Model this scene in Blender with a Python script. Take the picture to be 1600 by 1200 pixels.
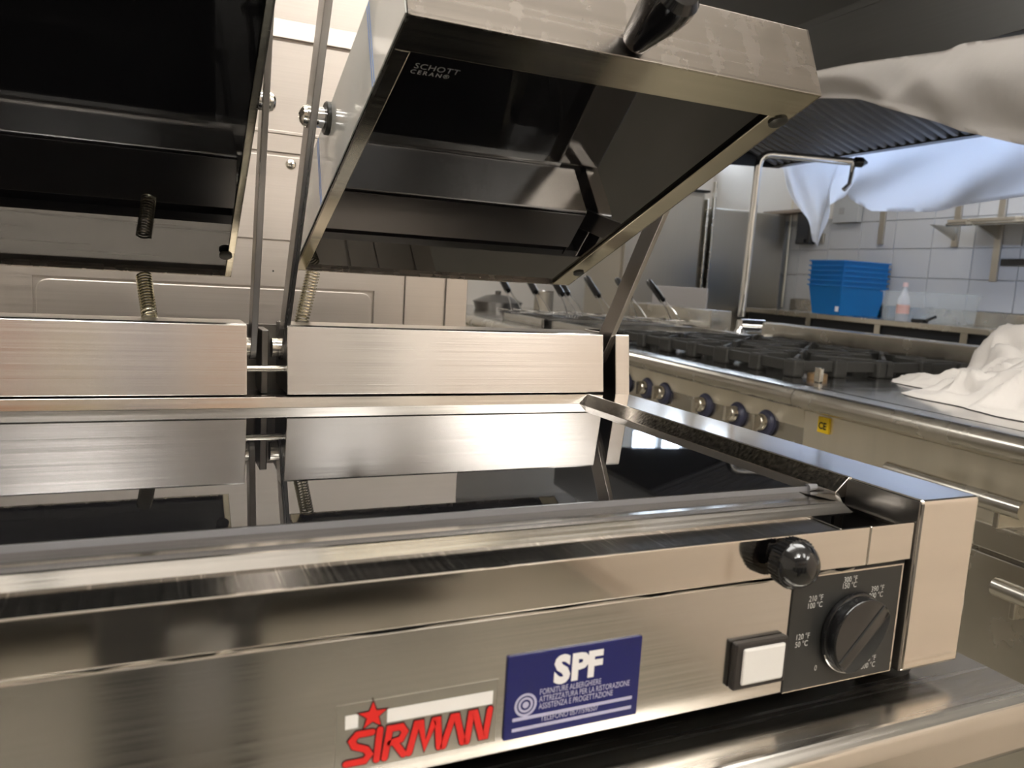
import bpy, bmesh, math, random
from mathutils import Vector, Matrix
random.seed(7)
S = bpy.context.scene
COL = S.collection
for o in list(bpy.data.objects):
    bpy.data.objects.remove(o)

# ------------------------------------------------------------------ camera
R = math.radians
def cam_axes(yaw, pitch, roll):
    f = Vector((math.sin(yaw)*math.cos(pitch), math.cos(yaw)*math.cos(pitch), -math.sin(pitch)))
    r = Vector((math.cos(yaw), -math.sin(yaw), 0)); u = r.cross(f)
    return (r*math.cos(roll)+u*math.sin(roll), u*math.cos(roll)-r*math.sin(roll), f)
cr, cu, cf = cam_axes(R(24.8768), R(7.7317), R(3.4417))
cd = bpy.data.cameras.new('camera'); cam = bpy.data.objects.new('camera', cd); COL.objects.link(cam)
m3 = Matrix((cr, cu, -cf)).transposed()
cam.matrix_world = Matrix.Translation((-.5088, -.3391, 1.1599)) @ m3.to_4x4()
cd.sensor_fit = 'HORIZONTAL'; cd.sensor_width = 36; cd.lens = 1241.36/1600*36
cd.clip_start = .02; cd.clip_end = 60
cd.dof.use_dof = True; cd.dof.focus_distance = .78; cd.dof.aperture_fstop = 12.5
S.camera = cam

# ------------------------------------------------------------------ world, exposure
w = bpy.data.worlds.new('world'); S.world = w; w.use_nodes = True
bg = w.node_tree.nodes['Background']; bg.inputs[0].default_value = (.70, .82, 1.0, 1); bg.inputs[1].default_value = 9.0
vs = S.view_settings
vs.view_transform = 'Standard'; vs.look = 'None'; vs.gamma = 1; vs.use_curve_mapping = False
vs.exposure = 0.5
LAMP = 8.0                       # radiance of the ceiling fluorescent diffusers
LAMPCOL = (1.0, .975, .93)

# ------------------------------------------------------------------ materials
MATS = {}
def mat(name, col=(.8, .8, .8), rough=.5, metal=0, emit=None, estr=0, alpha=1, trans=0, ior=1.45, coat=0, spec=.5):
    if name in MATS: return MATS[name]
    m = bpy.data.materials.new(name); m.use_nodes = True; MATS[name] = m
    p = m.node_tree.nodes['Principled BSDF']
    p.inputs['Base Color'].default_value = (*col, 1); p.inputs['Roughness'].default_value = rough
    p.inputs['Metallic'].default_value = metal; p.inputs['Transmission Weight'].default_value = trans
    p.inputs['IOR'].default_value = ior; p.inputs['Coat Weight'].default_value = coat
    p.inputs['Specular IOR Level'].default_value = spec; p.inputs['Alpha'].default_value = alpha
    if emit:
        p.inputs['Emission Color'].default_value = (*emit, 1); p.inputs['Emission Strength'].default_value = estr
    return m
def P(m): return m.node_tree.nodes['Principled BSDF']
def noise(m, scale, detail=3, mscale=(1, 1, 1), rot=(0, 0, 0)):
    nt = m.node_tree; tc = nt.nodes.new('ShaderNodeTexCoord'); mp = nt.nodes.new('ShaderNodeMapping')
    mp.inputs['Scale'].default_value = mscale; mp.inputs['Rotation'].default_value = rot
    n = nt.nodes.new('ShaderNodeTexNoise'); n.inputs['Scale'].default_value = scale; n.inputs['Detail'].default_value = detail
    nt.links.new(tc.outputs['Object'], mp.inputs[0]); nt.links.new(mp.outputs[0], n.inputs['Vector'])
    return n.outputs['Fac']
def ramp(m, fac, stops):
    nt = m.node_tree; r = nt.nodes.new('ShaderNodeValToRGB'); e = r.color_ramp.elements
    while len(e) < len(stops): e.new(.5)
    for el, (p, c) in zip(e, stops):
        el.position = p; el.color = (*c, 1) if isinstance(c, tuple) else (c, c, c, 1)
    nt.links.new(fac, r.inputs[0]); return r.outputs[0]
def bump(m, fac, strength, dist=.001):
    nt = m.node_tree; b = nt.nodes.new('ShaderNodeBump'); b.inputs['Strength'].default_value = strength
    b.inputs['Distance'].default_value = dist
    nt.links.new(fac, b.inputs['Height']); nt.links.new(b.outputs[0], P(m).inputs['Normal'])
def steel(name, col=(.62, .59, .54), rough=.2, grain=(4, 4, 900), var=.06, aniso=0, tangent=(0, 0, 1), smudge=0, bmp=0):
    if name in MATS: return MATS[name]
    m = mat(name, col, rough, 1); nt = m.node_tree
    f = noise(m, 1.0, 4, grain)
    rr = ramp(m, f, [(.25, max(.03, rough-var)), (.75, rough+var)])
    if smudge:
        s = noise(m, 60, 5, (1, .4, .4), (.3, .5, .2))
        sr = ramp(m, s, [(.52, 0.0), (.66, smudge)])
        ad = nt.nodes.new('ShaderNodeMath'); ad.operation = 'ADD'
        nt.links.new(rr, ad.inputs[0]); nt.links.new(sr, ad.inputs[1]); rr = ad.outputs[0]
    nt.links.new(rr, P(m).inputs['Roughness'])
    c = ramp(m, f, [(.2, tuple(x*.93 for x in col)), (.8, tuple(min(1, x*1.05) for x in col))])
    nt.links.new(c, P(m).inputs['Base Color'])
    if bmp: bump(m, f, bmp, .0006)
    if aniso:
        P(m).inputs['Anisotropic'].default_value = aniso
        cx = nt.nodes.new('ShaderNodeCombineXYZ')
        for i in range(3): cx.inputs[i].default_value = tangent[i]
        nt.links.new(cx.outputs[0], P(m).inputs['Tangent'])
    return m
M_BRUSH = steel('brushed_steel_panel', (.66, .635, .615), .20, (3, 3, 1400), .05, .75, (0, 0, 1))
M_FRONT = steel('satin_steel_front', (.62, .60, .57), .16, (2, 2, 900), .04, .6, (0, 0, 1))
M_POL = steel('polished_steel', (.68, .64, .59), .07, (6, 6, 60), .03)
M_COVER = steel('bright_cover_steel', (.74, .69, .63), .10, (5, 5, 30), .04)
M_RIM = steel('rim_steel', (.60, .57, .53), .17, (3, 400, 400), .07)
M_PLATE = steel('plate_body_steel', (.34, .31, .28), .26, (3, 200, 200), .02, smudge=.035)
M_FLANGE = steel('plate_flange_steel', (.62, .58, .47), .18, (4, 300, 300), .05)
M_TABLE = steel('table_steel', (.60, .57, .52), .24, (3, 200, 3), .08)
M_RANGE = steel('range_steel', (.62, .59, .53), .24, (8, 8, 8), .08)
M_RTOP = steel('range_top_steel', (.60, .59, .57), .16, (10, 10, 10), .07)
M_CTRL = steel('control_panel_steel', (.84, .79, .68), .45, (20, 20, 4), .08)
M_BACK = steel('back_machine_steel', (.54, .50, .46), .38, (3, 3, 500), .05)
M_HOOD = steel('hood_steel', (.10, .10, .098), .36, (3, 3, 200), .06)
M_FRIDGE = steel('cabinet_steel', (.52, .49, .43), .34, (200, 200, 2), .06)
M_SCR = steel('scratched_steel', (.34, .33, .32), .20, (500, 10, 10), .06)
nt = M_SCR.node_tree                                  # fine crossing scratches on the tray top
mx = None
for k, (rz, sc) in enumerate(((.5, 26), (1.1, 34), (2.0, 30))):
    f = noise(M_SCR, 1.0, 2, (sc*30, sc*.45, 1), (0, 0, rz))
    s = ramp(M_SCR, f, [(.66, 0.0), (.70, .8)])
    if mx is None: mx = s
    else:
        a_ = nt.nodes.new('ShaderNodeMath'); a_.operation = 'MAXIMUM'; nt.links.new(mx, a_.inputs[0]); nt.links.new(s, a_.inputs[1]); mx = a_.outputs[0]
mixn = nt.nodes.new('ShaderNodeMix'); mixn.data_type = 'RGBA'
nt.links.new(mx, mixn.inputs[0]); mixn.inputs[6].default_value = (.30, .29, .28, 1); mixn.inputs[7].default_value = (.85, .82, .78, 1)
nt.links.new(mixn.outputs[2], P(M_SCR).inputs['Base Color'])
M_GLASS = mat('black_ceramic_glass', (.006, .006, .007), .02, 0, ior=1.75)
M_GLASSU = mat('upper_ceramic_glass', (.007, .007, .008), .03, 0, ior=1.52)
M_GEDGE = mat('glass_edge', (.16, .16, .17), .25)
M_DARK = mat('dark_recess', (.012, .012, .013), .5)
M_DKST = steel('dark_mechanism_steel', (.20, .19, .18), .35)
M_ARM = steel('arm_steel', (.46, .44, .42), .30, (300, 4, 4), .06)
M_BLK = mat('black_plastic', (.012, .012, .013), .18, coat=.3)
M_BLKG = mat('black_gloss_knob', (.008, .008, .009), .08, coat=.5)
M_PLATEBLK = mat('dial_plate_black', (.028, .028, .026), .38)
M_PRINT = mat('white_print', (.72, .72, .68), .5)
M_WHITEP = mat('white_switch_plastic', (.82, .80, .76), .22, coat=.3)
M_BROWNBLK = mat('switch_frame_black', (.03, .026, .024), .3)
M_FILM = mat('white_protective_film', (.72, .73, .70), .12, 0, coat=.4)
M_FILMB = mat('film_blue_line', (.16, .27, .55), .3)
M_FILME = mat('torn_film_edge', (.50, .46, .38), .4)
M_CHROME = mat('chrome', (.82, .82, .82), .06, 1)
M_ZINC = steel('zinc_screw', (.72, .69, .62), .2, (10, 10, 10))
M_SPRING = mat('spring_wire', (.70, .66, .52), .22, 1)
M_WASH = mat('black_washer', (.03, .03, .025), .4)
M_BLUEST = mat('sticker_blue', (.012, .015, .12), .16, coat=.3)
M_LILAC = mat('sticker_lilac', (.50, .49, .66), .3)
M_STW = mat('sticker_white', (.86, .84, .84), .3)
M_RED = mat('logo_red', (.75, .022, .018), .3, coat=.4)
M_LOUT = mat('logo_outline', (.05, .012, .012), .4)
M_LCLR = mat('logo_clear_film', (.36, .34, .29), .28, .6)
M_LWHITE = mat('logo_white', (.86, .84, .80), .3)
M_GREYP = mat('ceran_print', (.34, .34, .34), .5)
M_RUB = mat('rubber', (.015, .015, .015), .7)
M_IRON = mat('cast_iron', (.035, .034, .031), .55, .2); bump(M_IRON, noise(M_IRON, 160, 3), .5, .002)
M_CLOTH = mat('white_cotton', (.70, .665, .63), .9); bump(M_CLOTH, noise(M_CLOTH, 25, 3), .25, .01)
M_TILE = mat('wall_tile', (.50, .50, .50), .25); M_GROUT = mat('grout', (.46, .46, .45), .8)
M_WALL = mat('cream_wall', (.77, .72, .65), .7)
P(M_WALL).inputs['Base Color'].default_value = (.80, .72, .58, 1)
nw = noise(M_WALL, 2.0, 3); M_WALL.node_tree.links.new(ramp(M_WALL, nw, [(.3, (.74, .69, .62)), (.7, (.79, .74, .67))]), P(M_WALL).inputs['Base Color'])
M_CEIL = mat('ceiling_paint', (.74, .715, .68), .85)
M_FLOOR = mat('floor_tile', (.30, .27, .22), .4)
nf = noise(M_FLOOR, 3.0, 4); M_FLOOR.node_tree.links.new(ramp(M_FLOOR, nf, [(.3, (.26, .24, .19)), (.7, (.33, .30, .25))]), P(M_FLOOR).inputs['Base Color'])
M_BLUEBOX = mat('blue_box_plastic', (.012, .20, .56), .25, alpha=.90)
M_CLEARBOX = mat('clear_box_plastic', (.80, .84, .84), .12, alpha=.16)
M_BOTTLE = mat('bottle_plastic', (.85, .87, .88), .1, alpha=.45)
M_LABEL = mat('bottle_label', (.82, .50, .42), .5)
M_CAP = mat('bottle_cap', (.85, .62, .58), .4)
M_YEL = mat('yellow_sticker', (.90, .62, .02), .4)
M_BEZEL = mat('blue_grey_bezel', (.055, .06, .11), .35)
M_LAMP = mat('lamp_diffuser', (.9, .9, .9), .5, emit=LAMPCOL, estr=LAMP)
M_ADDTUBE = mat('added_hood_tube', (.9, .9, .9), .5, emit=(.50, .66, 1.0), estr=34)  # cool tube added to turn the hanging sheet bluish
M_LAMPH = mat('lamp_housing', (.75, .73, .70), .4)
M_PANE = mat('window_glass', (1, 1, 1), .0, trans=1, ior=1.02)
M_WFRAME = mat('window_frame', (.55, .56, .56), .4)
M_CABD = mat('dark_cabinet', (.05, .05, .05), .5)
M_CABG = mat('grey_cabinet', (.34, .33, .31), .45)
M_WSHEET = mat('grey_splash', (.55, .54, .56), .35, .5)
M_BLUEC = mat('sheet_cloth', (.84, .83, .82), .9)
nts = M_BLUEC.node_tree                                # thin cotton lets light through
tr = nts.nodes.new('ShaderNodeBsdfTranslucent'); tr.inputs[0].default_value = (.86, .86, .86, 1)
ms = nts.nodes.new('ShaderNodeMixShader'); ms.inputs[0].default_value = .5
nts.links.new(P(M_BLUEC).outputs[0], ms.inputs[1]); nts.links.new(tr.outputs[0], ms.inputs[2])
nts.links.new(ms.outputs[0], nts.nodes['Material Output'].inputs[0])

# ------------------------------------------------------------------ mesh helpers
def new(): return bmesh.new()
def box(bm, x0, x1, y0, y1, z0, z1, bev=0, M=None, seg=2):
    b = bmesh.new()
    vs_ = [b.verts.new((x, y, z)) for x in (x0, x1) for y in (y0, y1) for z in (z0, z1)]
    for q in ((0, 1, 3, 2), (4, 6, 7, 5), (0, 4, 5, 1), (2, 3, 7, 6), (0, 2, 6, 4), (1, 5, 7, 3)): b.faces.new([vs_[i] for i in q])
    bmesh.ops.recalc_face_normals(b, faces=b.faces)
    if bev: bmesh.ops.bevel(b, geom=b.edges[:], offset=bev, segments=seg, affect='EDGES', profile=.5)
    merge(bm, b, M); return bm
def soften(b, ang=32):
    for f in b.faces: f.smooth = True
    for e in b.edges:
        if len(e.link_faces) == 2 and e.calc_face_angle(0) > R(ang): e.smooth = False
def merge(bm, b, M=None):
    if M is not None: b.transform(M)
    t = bpy.data.meshes.new('t'); b.to_mesh(t); b.free(); bm.from_mesh(t); bpy.data.meshes.remove(t)
def prism(bm, poly, f, lo, hi, bev=0, M=None):
    """poly: 2D points; f(p, q, h) -> 3D; extruded from h=lo to h=hi"""
    b = bmesh.new()
    A = [b.verts.new(f(p, q, lo)) for p, q in poly]; B = [b.verts.new(f(p, q, hi)) for p, q in poly]
    n = len(poly); b.faces.new(A); b.faces.new(B[::-1])
    for i in range(n): b.faces.new((A[i], B[i], B[(i+1) % n], A[(i+1) % n]))
    bmesh.ops.recalc_face_normals(b, faces=b.faces)
    if bev: bmesh.ops.bevel(b, geom=b.edges[:], offset=bev, segments=2, affect='EDGES', profile=.5)
    merge(bm, b, M); return bm
XYZ = lambda p, q, h: (p, q, h)
YZX = lambda p, q, h: (h, p, q)
XZY = lambda p, q, h: (p, h, q)
def frame_of(d):
    d = Vector(d).normalized(); a = Vector((0, 0, 1)) if abs(d.z) < .9 else Vector((1, 0, 0))
    x = d.cross(a).normalized(); return x, d.cross(x)
def lathe(bm, o, d, prof, seg=24, M=None):
    """prof: (distance along d, radius) pairs"""
    b = bmesh.new(); o = Vector(o); d = Vector(d).normalized(); x, y = frame_of(d); rings = []
    for h, r in prof:
        if r < 1e-6: rings.append([b.verts.new(o+d*h)])
        else: rings.append([b.verts.new(o+d*h+(x*math.cos(2*math.pi*i/seg)+y*math.sin(2*math.pi*i/seg))*r) for i in range(seg)])
    for A, B in zip(rings, rings[1:]):
        for i in range(seg):
            j = (i+1) % seg
            if len(A) == 1 and len(B) == 1: continue
            if len(A) == 1: b.faces.new((A[0], B[i], B[j]))
            elif len(B) == 1: b.faces.new((A[i], A[j], B[0]))
            else: b.faces.new((A[i], A[j], B[j], B[i]))
    if len(rings[0]) > 1: b.faces.new(rings[0])
    if len(rings[-1]) > 1: b.faces.new(rings[-1])
    bmesh.ops.recalc_face_normals(b, faces=b.faces); soften(b); merge(bm, b, M); return bm
def cyl(bm, p0, p1, r, r1=None, seg=16, M=None):
    d = Vector(p1)-Vector(p0); return lathe(bm, p0, d, [(0, r), (d.length, r if r1 is None else r1)], seg, M)
def tube(bm, pts, r, seg=8, M=None):
    b = bmesh.new(); pts = [Vector(p) for p in pts]; rings = []; x = None
    for i, p in enumerate(pts):
        d = (pts[min(i+1, len(pts)-1)]-pts[max(i-1, 0)]).normalized()
        if x is None: x, _ = frame_of(d)
        else: x = (x-d*x.dot(d)).normalized()
        y = d.cross(x)
        rings.append([b.verts.new(p+(x*math.cos(2*math.pi*k/seg)+y*math.sin(2*math.pi*k/seg))*r) for k in range(seg)])
    for A, B in zip(rings, rings[1:]):
        for k in range(seg): b.faces.new((A[k], A[(k+1) % seg], B[(k+1) % seg], B[k]))
    b.faces.new(rings[0]); b.faces.new(rings[-1])
    bmesh.ops.recalc_face_normals(b, faces=b.faces); soften(b, 50); merge(bm, b, M); return bm
def bend(p0, p1, p2, rad, n=8):
    """polyline p0-p1-p2 with a rounded corner"""
    p0, p1, p2 = map(Vector, (p0, p1, p2)); a = p1+(p0-p1).normalized()*rad; c = p1+(p2-p1).normalized()*rad
    return [p0]+[a.lerp(p1, t).lerp(p1.lerp(c, t), t) for t in [i/n for i in range(n+1)]]+[p2]
def rpoly(x0, x1, y0, y1, r, n=4):
    pts = []
    for cx, cy, a0 in ((x1-r, y1-r, 0), (x0+r, y1-r, 90), (x0+r, y0+r, 180), (x1-r, y0+r, 270)):
        for i in range(n+1):
            t = R(a0+90*i/n); pts.append((cx+r*math.cos(t), cy+r*math.sin(t)))
    return pts
def text(bm, s, size, f, bold=0, align='CENTER', sx=1, space=1, fit=None):
    """flat lettering; f maps text-plane (x, y) to 3D"""
    cu_ = bpy.data.curves.new('t', 'FONT'); cu_.body = s; cu_.size = size; cu_.align_x = align; cu_.offset = bold*size
    cu_.resolution_u = 3; cu_.space_character = space
    o = bpy.data.objects.new('t', cu_); COL.objects.link(o)
    dg = bpy.context.evaluated_depsgraph_get(); me = bpy.data.meshes.new_from_object(o.evaluated_get(dg))
    if fit: sx = fit/max(1e-6, max(v.co.x for v in me.vertices)-min(v.co.x for v in me.vertices))
    for v in me.vertices: v.co = f(v.co.x*sx, v.co.y)
    bm.from_mesh(me); bpy.data.objects.remove(o); bpy.data.curves.remove(cu_); bpy.data.meshes.remove(me); return bm
def stroke(bm, pts, wd, f, n=10):
    """thick flat polyline with round joins"""
    pts = [Vector((p[0], p[1])) for p in pts]; h = wd/2; N = len(pts); Lf, Rt = [], []
    for i, p in enumerate(pts):
        d0 = (p-pts[i-1]).normalized() if i else (pts[1]-p).normalized()
        d1 = (pts[i+1]-p).normalized() if i < N-1 else d0
        m_ = Vector((-d0.y-d1.y, d0.x+d1.x)).normalized(); k = min(1.9, 1/max(.3, m_.dot(Vector((-d0.y, d0.x)))))
        Lf.append(bm.verts.new(f(*(p+m_*h*k)))); Rt.append(bm.verts.new(f(*(p-m_*h*k))))
    for i in range(N-1): bm.faces.new((Rt[i], Rt[i+1], Lf[i+1], Lf[i]))
    for p, d, A, B in ((pts[0], pts[0]-pts[1], Lf[0], Rt[0]), (pts[-1], pts[-1]-pts[-2], Rt[-1], Lf[-1])):
        a0 = math.atan2(d.y, d.x)
        arc = [bm.verts.new(f(p.x+h*math.cos(a0+t), p.y+h*math.sin(a0+t))) for t in [R(-60+30*q) for q in range(5)]]
        bm.faces.new([A]+arc+[B]) if False else bm.faces.new([B]+arc[::-1]+[A]) if False else bm.faces.new([A, *arc, B])
    return bm

O_K = (1.14720888, 1.33693079); TH = R(-3.0)
class Thing:
    def __init__(s, name, label, cat, base=(0, 0, 0), K=False, group=None, kind=None):
        e = bpy.data.objects.new(name, None); COL.objects.link(e); e.empty_display_size = .05
        s.e = e; s.base = Vector(base); s.K = K
        p = s.base.copy()
        if K:
            p = Matrix.Rotation(TH, 3, 'Z') @ p + Vector((*O_K, 0)); e.rotation_euler = (0, 0, TH)
        e.location = p
        if kind: e['kind'] = kind
        else: e['label'] = label; e['category'] = cat
        if group: e['group'] = group
    def part(s, name, bm, m, parent=None, smooth=True, label=None, kind=None):
        me = bpy.data.meshes.new(name); bm.transform(Matrix.Translation(-s.base)); bm.to_mesh(me); bm.free()
        me.materials.append(m)
        return s.add(name, me, parent, smooth, label, kind)
    def add(s, name, me, parent=None, smooth=True, label=None, kind=None, loc=None):
        o = bpy.data.objects.new(name, me); COL.objects.link(o); o.parent = parent or s.e
        if loc is not None: o.location = Vector(loc)
        if label: o['label'] = label
        if kind: o['kind'] = kind
        return o
def single(name, bm, m, label=None, cat=None, base=(0, 0, 0), K=False, group=None, kind=None, smooth=True):
    """a thing that is one mesh"""
    me = bpy.data.meshes.new(name); bm.transform(Matrix.Translation(-Vector(base))); bm.to_mesh(me); bm.free(); me.materials.append(m)
    o = bpy.data.objects.new(name, me); COL.objects.link(o); p = Vector(base)
    if K: p = Matrix.Rotation(TH, 3, 'Z') @ p + Vector((*O_K, 0)); o.rotation_euler = (0, 0, TH)
    o.location = p
    if kind: o['kind'] = kind
    if label: o['label'] = label
    if cat: o['category'] = cat
    if group: o['group'] = group
    return o

# ================================================================== THE ROOM (range frame: x across, y along the line)
BL, BR, AN, AF, ZC = -4.6, 4.22, -6.2, 6.5, 3.4
single('floor', box(new(), BL, BR, AN, AF, -.1, 0), M_FLOOR, K=True, kind='structure')
single('ceiling', box(new(), BL, BR, AN, AF, ZC, ZC+.1), M_CEIL, K=True, kind='structure')
single('wall_left', box(new(), BL-.1, BL, AN, AF, 0, ZC), M_WALL, K=True, kind='structure')
single('wall_near', box(new(), BL-.1, BR+.1, AN-.1, AN, 0, ZC), M_WALL, K=True, kind='structure')
b = new()                                                             # far wall with a high window opening
WX0, WX1, WZ0, WZ1 = 3.34, 4.14, 2.62, 3.22
box(b, BL-.1, WX0, AF, AF+.1, 0, ZC); box(b, WX1, BR+.1, AF, AF+.1, 0, ZC); box(b, WX0, WX1, AF, AF+.1, 0, WZ0); box(b, WX0, WX1, AF, AF+.1, WZ1, ZC)
single('wall_far', b, M_WALL, K=True, kind='structure', smooth=False)
wt = Thing('window_1', '', '', (WX0, AF, WZ0), True, kind='structure')
b = new()
for x0, x1, z0, z1 in ((WX0, WX1, WZ0, WZ0+.04), (WX0, WX1, WZ1-.04, WZ1), (WX0, WX0+.04, WZ0, WZ1), (WX1-.04, WX1, WZ0, WZ1)): box(b, x0, x1, AF+.01, AF+.08, z0, z1)
wt.part('window_frame', b, M_WFRAME, smooth=False)
wt.part('mullion', box(new(), 3.74, 3.80, AF+.01, AF+.08, WZ0+.04, WZ1-.04), M_WFRAME, smooth=False)
for x0, x1 in ((WX0+.04, 3.74), (3.80, WX1-.04)): wt.part('pane', box(new(), x0, x1, AF+.04, AF+.046, WZ0+.04, WZ1-.04), M_PANE, smooth=False)
# right wall: grout wall with tiles proud of it
wr = Thing('wall_right', '', '', (BR, 0, 0), True, kind='structure')
VA0, VA1, VZ0, VZ1 = 4.95, 6.35, 2.66, 3.22            # opening of the side window
b = new(); b2 = new()
for a0, a1, z0, z1 in ((AN, VA0, 0, ZC), (VA1, AF, 0, ZC), (VA0, VA1, 0, VZ0), (VA0, VA1, VZ1, ZC)): box(b, BR, BR+.1, a0, a1, z0, z1)
for a0, a1, z0, z1 in ((4.35, VA0, 1.9, ZC), (VA1, AF, 1.9, ZC), (VA0, VA1, 1.9, VZ0), (VA0, VA1, VZ1, ZC)): box(b2, BR-.010, BR, a0, a1, z0, z1)
wr.part('wall_base', b, M_GROUT, smooth=False); wr.part('painted_band', b2, M_WALL, smooth=False)
wt = Thing('window_2', '', '', (BR, VA0, VZ0), True, kind='structure')
b = new()
for a0, a1, z0, z1 in ((VA0, VA1, VZ0, VZ0+.04), (VA0, VA1, VZ1-.04, VZ1), (VA0, VA0+.04, VZ0, VZ1), (VA1-.04, VA1, VZ0, VZ1)): box(b, BR+.01, BR+.08, a0, a1, z0, z1)
wt.part('window_frame', b, M_WFRAME, smooth=False)
wt.part('mullion', box(new(), BR+.01, BR+.08, 5.62, 5.69, VZ0+.04, VZ1-.04), M_WFRAME, smooth=False)
for a0, a1 in ((VA0+.04, 5.62), (5.69, VA1-.04)): wt.part('pane', box(new(), BR+.04, BR+.046, a0, a1, VZ0+.04, VZ1-.04), M_PANE, smooth=False)
TW, THt = .40, .25
tb = box(new(), -.012, 0, -TW/2+.003, TW/2-.003, -THt/2+.003, THt/2-.003, .003, seg=1)
tme = bpy.data.meshes.new('tile'); tb.to_mesh(tme); tb.free(); tme.materials.append(M_TILE)
for i in range(14):
    for j in range(6):
        a_, z_ = .9+TW*(i+.5), .85+THt*(j+.5)
        if a_ > 4.25 and z_ > 1.85: continue
        wr.add('tile', tme, smooth=False, loc=(0, a_, z_))
b = box(new(), BR-.009, BR, AN, .9, 0, 2.35); box(b, BR-.009, BR, .9, AF, 0, .85)
wr.part('plaster_band', b, M_TILE, smooth=False)

# ceiling lamps
def ceiling_lamp(bc, ac, lx, ly, label):
    t = Thing('ceiling_light', label, 'lamp', (bc, ac, ZC), True, group='ceiling fluorescent lamps')
    h = new(); box(h, bc-lx*.2, bc+lx*.2, ac-ly*.2, ac+ly*.2, ZC-.235, ZC-.20, .004); t.part('housing', h, M_LAMPH)
    for k_ in (-1, 1): t.part('hanger', cyl(new(), (bc+k_*lx*.15, ac+k_*ly*.15, ZC-.2), (bc+k_*lx*.15, ac+k_*ly*.15, ZC-.001), .006, seg=8), M_LAMPH)
    d = new(); box(d, bc-lx/2, bc+lx/2, ac-ly/2, ac+ly/2, ZC-.30, ZC-.235, .01); t.part('diffuser', d, M_LAMP, smooth=False)
ceiling_lamp(1.45, -4.75, 1.7, 1.2, 'large ceiling lamp reflected brightly in the steel rear panel')
ceiling_lamp(-2.2, -3.2, 1.3, .35, 'ceiling lamp over the added counter')
ceiling_lamp(-.45, -3.5, .40, 1.2, 'added ceiling lamp over the near end of the aisle')  # unseen lamp added to light the cream block by the aisle
ceiling_lamp(-1.75, -3.0, .5, .9, 'added ceiling lamp just behind the photographer')  # extra lamp so the side cover mirrors a brighter cream block
ceiling_lamp(-1.85, -1.15, 1.3, .5, 'added ceiling lamp right above the grill')  # lamp put in to brighten the front rim lip
ceiling_lamp(-.35, -1.10, 1.3, .5, 'added ceiling lamp over the aisle beside the grill')  # second lamp put in for the rim lip, aisle side
ceiling_lamp(-2.9, 1.6, 1.3, .35, 'ceiling lamp above the tall machine behind the grill')
ceiling_lamp(3.0, 2.6, .35, 1.4, 'added ceiling lamp over the tiled wall counter')  # unseen lamp added to light the tiles and boxes
ceiling_lamp(-.2, 4.6, 1.2, .35, 'ceiling lamp at the far end of the cooking line')

# ================================================================== WORK TABLE UNDER THE GRILL
t = Thing('work_table', 'stainless steel work table carrying the contact grill', 'table', (-.45, .3, 0))
ZT = .902
prof = [(-.039, ZT-.012), (-.036, ZT-.004), (-.028, ZT), (.66, ZT), (.66, ZT-.04), (-.034, ZT-.04), (-.039, ZT-.034)]
t.part('table_top', prism(new(), prof, YZX, -1.05, .0415, .0015), M_TABLE)
for x in (-1.0, -.01):
    for y in (.0, .6): t.part('leg', box(new(), x-.02, x+.02, y-.02+.02, y+.02+.02, 0, ZT-.04, .003), M_TABLE)
t.part('under_shelf', box(new(), -1.0, 0, .02, .62, .22, .25, .003), M_TABLE)

# ================================================================== CONTACT GRILL
G = Thing('contact_grill', 'double stainless steel contact grill with black ceramic glass plates, both lids open', 'grill', (-.405, .22, ZT))
XC = -.405; mir = lambda x: 2*XC-x
ZB, ZTOP, ZG = .915, 1.0323, 1.0223
X1, YT = -.0557, .4327
for sgn in (0, 1):
    f = (lambda x: x) if not sgn else mir
    xs = sorted((f(X1), f(0.0)))
    G.part('side_cover', box(new(), xs[0], xs[1], 0, YT, ZB, ZTOP, .0022), M_COVER)
    xs = sorted((f(X1-.0015), f(X1)))
    b = box(new(), xs[0], xs[1], .001, .06, ZB+.001, ZTOP-.001); G.part('cover_fold', b, M_DKST, smooth=False)
    # slanted side rail around the glass
    poly = [(f(X1), ZTOP+.0004), (f(X1+.002), ZTOP+.0006), (f(X1+.002), ZG-.004), (f(X1-.0116), ZG-.004), (f(X1-.0116), ZG+.0002)]
    G.part('side_rail', prism(new(), poly, XZY, .0596, YT, .0003), M_RIM)
    xs = sorted((f(-.0165), f(0.003)))
    b = new(); prism(b, [(YT+.001, ZTOP-.02), (.447, 1.0990), (.449, 1.1003), (.52, 1.1003), (.52, ZTOP-.02)], YZX, xs[0], xs[1], .001)
    G.part('rear_post', b, M_BRUSH)
    for y in (.03, .39):
        x = f(-.034); G.part('foot', lathe(new(), (x, y, ZT), (0, 0, 1), [(0, .016), (.003, .0175), (.014, .0175)], 20), M_RUB)
    G.part('ledge', box(new(), *sorted((f(X1-.004), f(X1-.0015))), .006, .075, 1.011, 1.0132), M_RIM, smooth=False)
XI = mir(X1)                                          # inner face of the far-left cover
G.part('floor_pan', box(new(), XI, X1, .012, .52, ZB+.002, ZB+.006), M_DKST, smooth=False)
# cooking surface
gl = G.part('cooking_glass', box(new(), XI+.012, X1-.0105, .0795, YT-.0015, ZG-.004, ZG, .0006), M_GLASS, label='black ceramic glass cooking surface')
G.part('glass_edge', box(new(), XI+.012, X1-.014, .0786, .0796, ZG-.0040, ZG-.0004), M_GEDGE, smooth=False)
G.part('rear_rail', prism(new(), [(YT-.002, ZG-.006), (YT-.002, ZG), (YT, ZTOP), (.445, ZTOP+.0003), (.445, ZG-.006)], YZX, XI, X1+.004, .0004), M_RIM)
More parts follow.
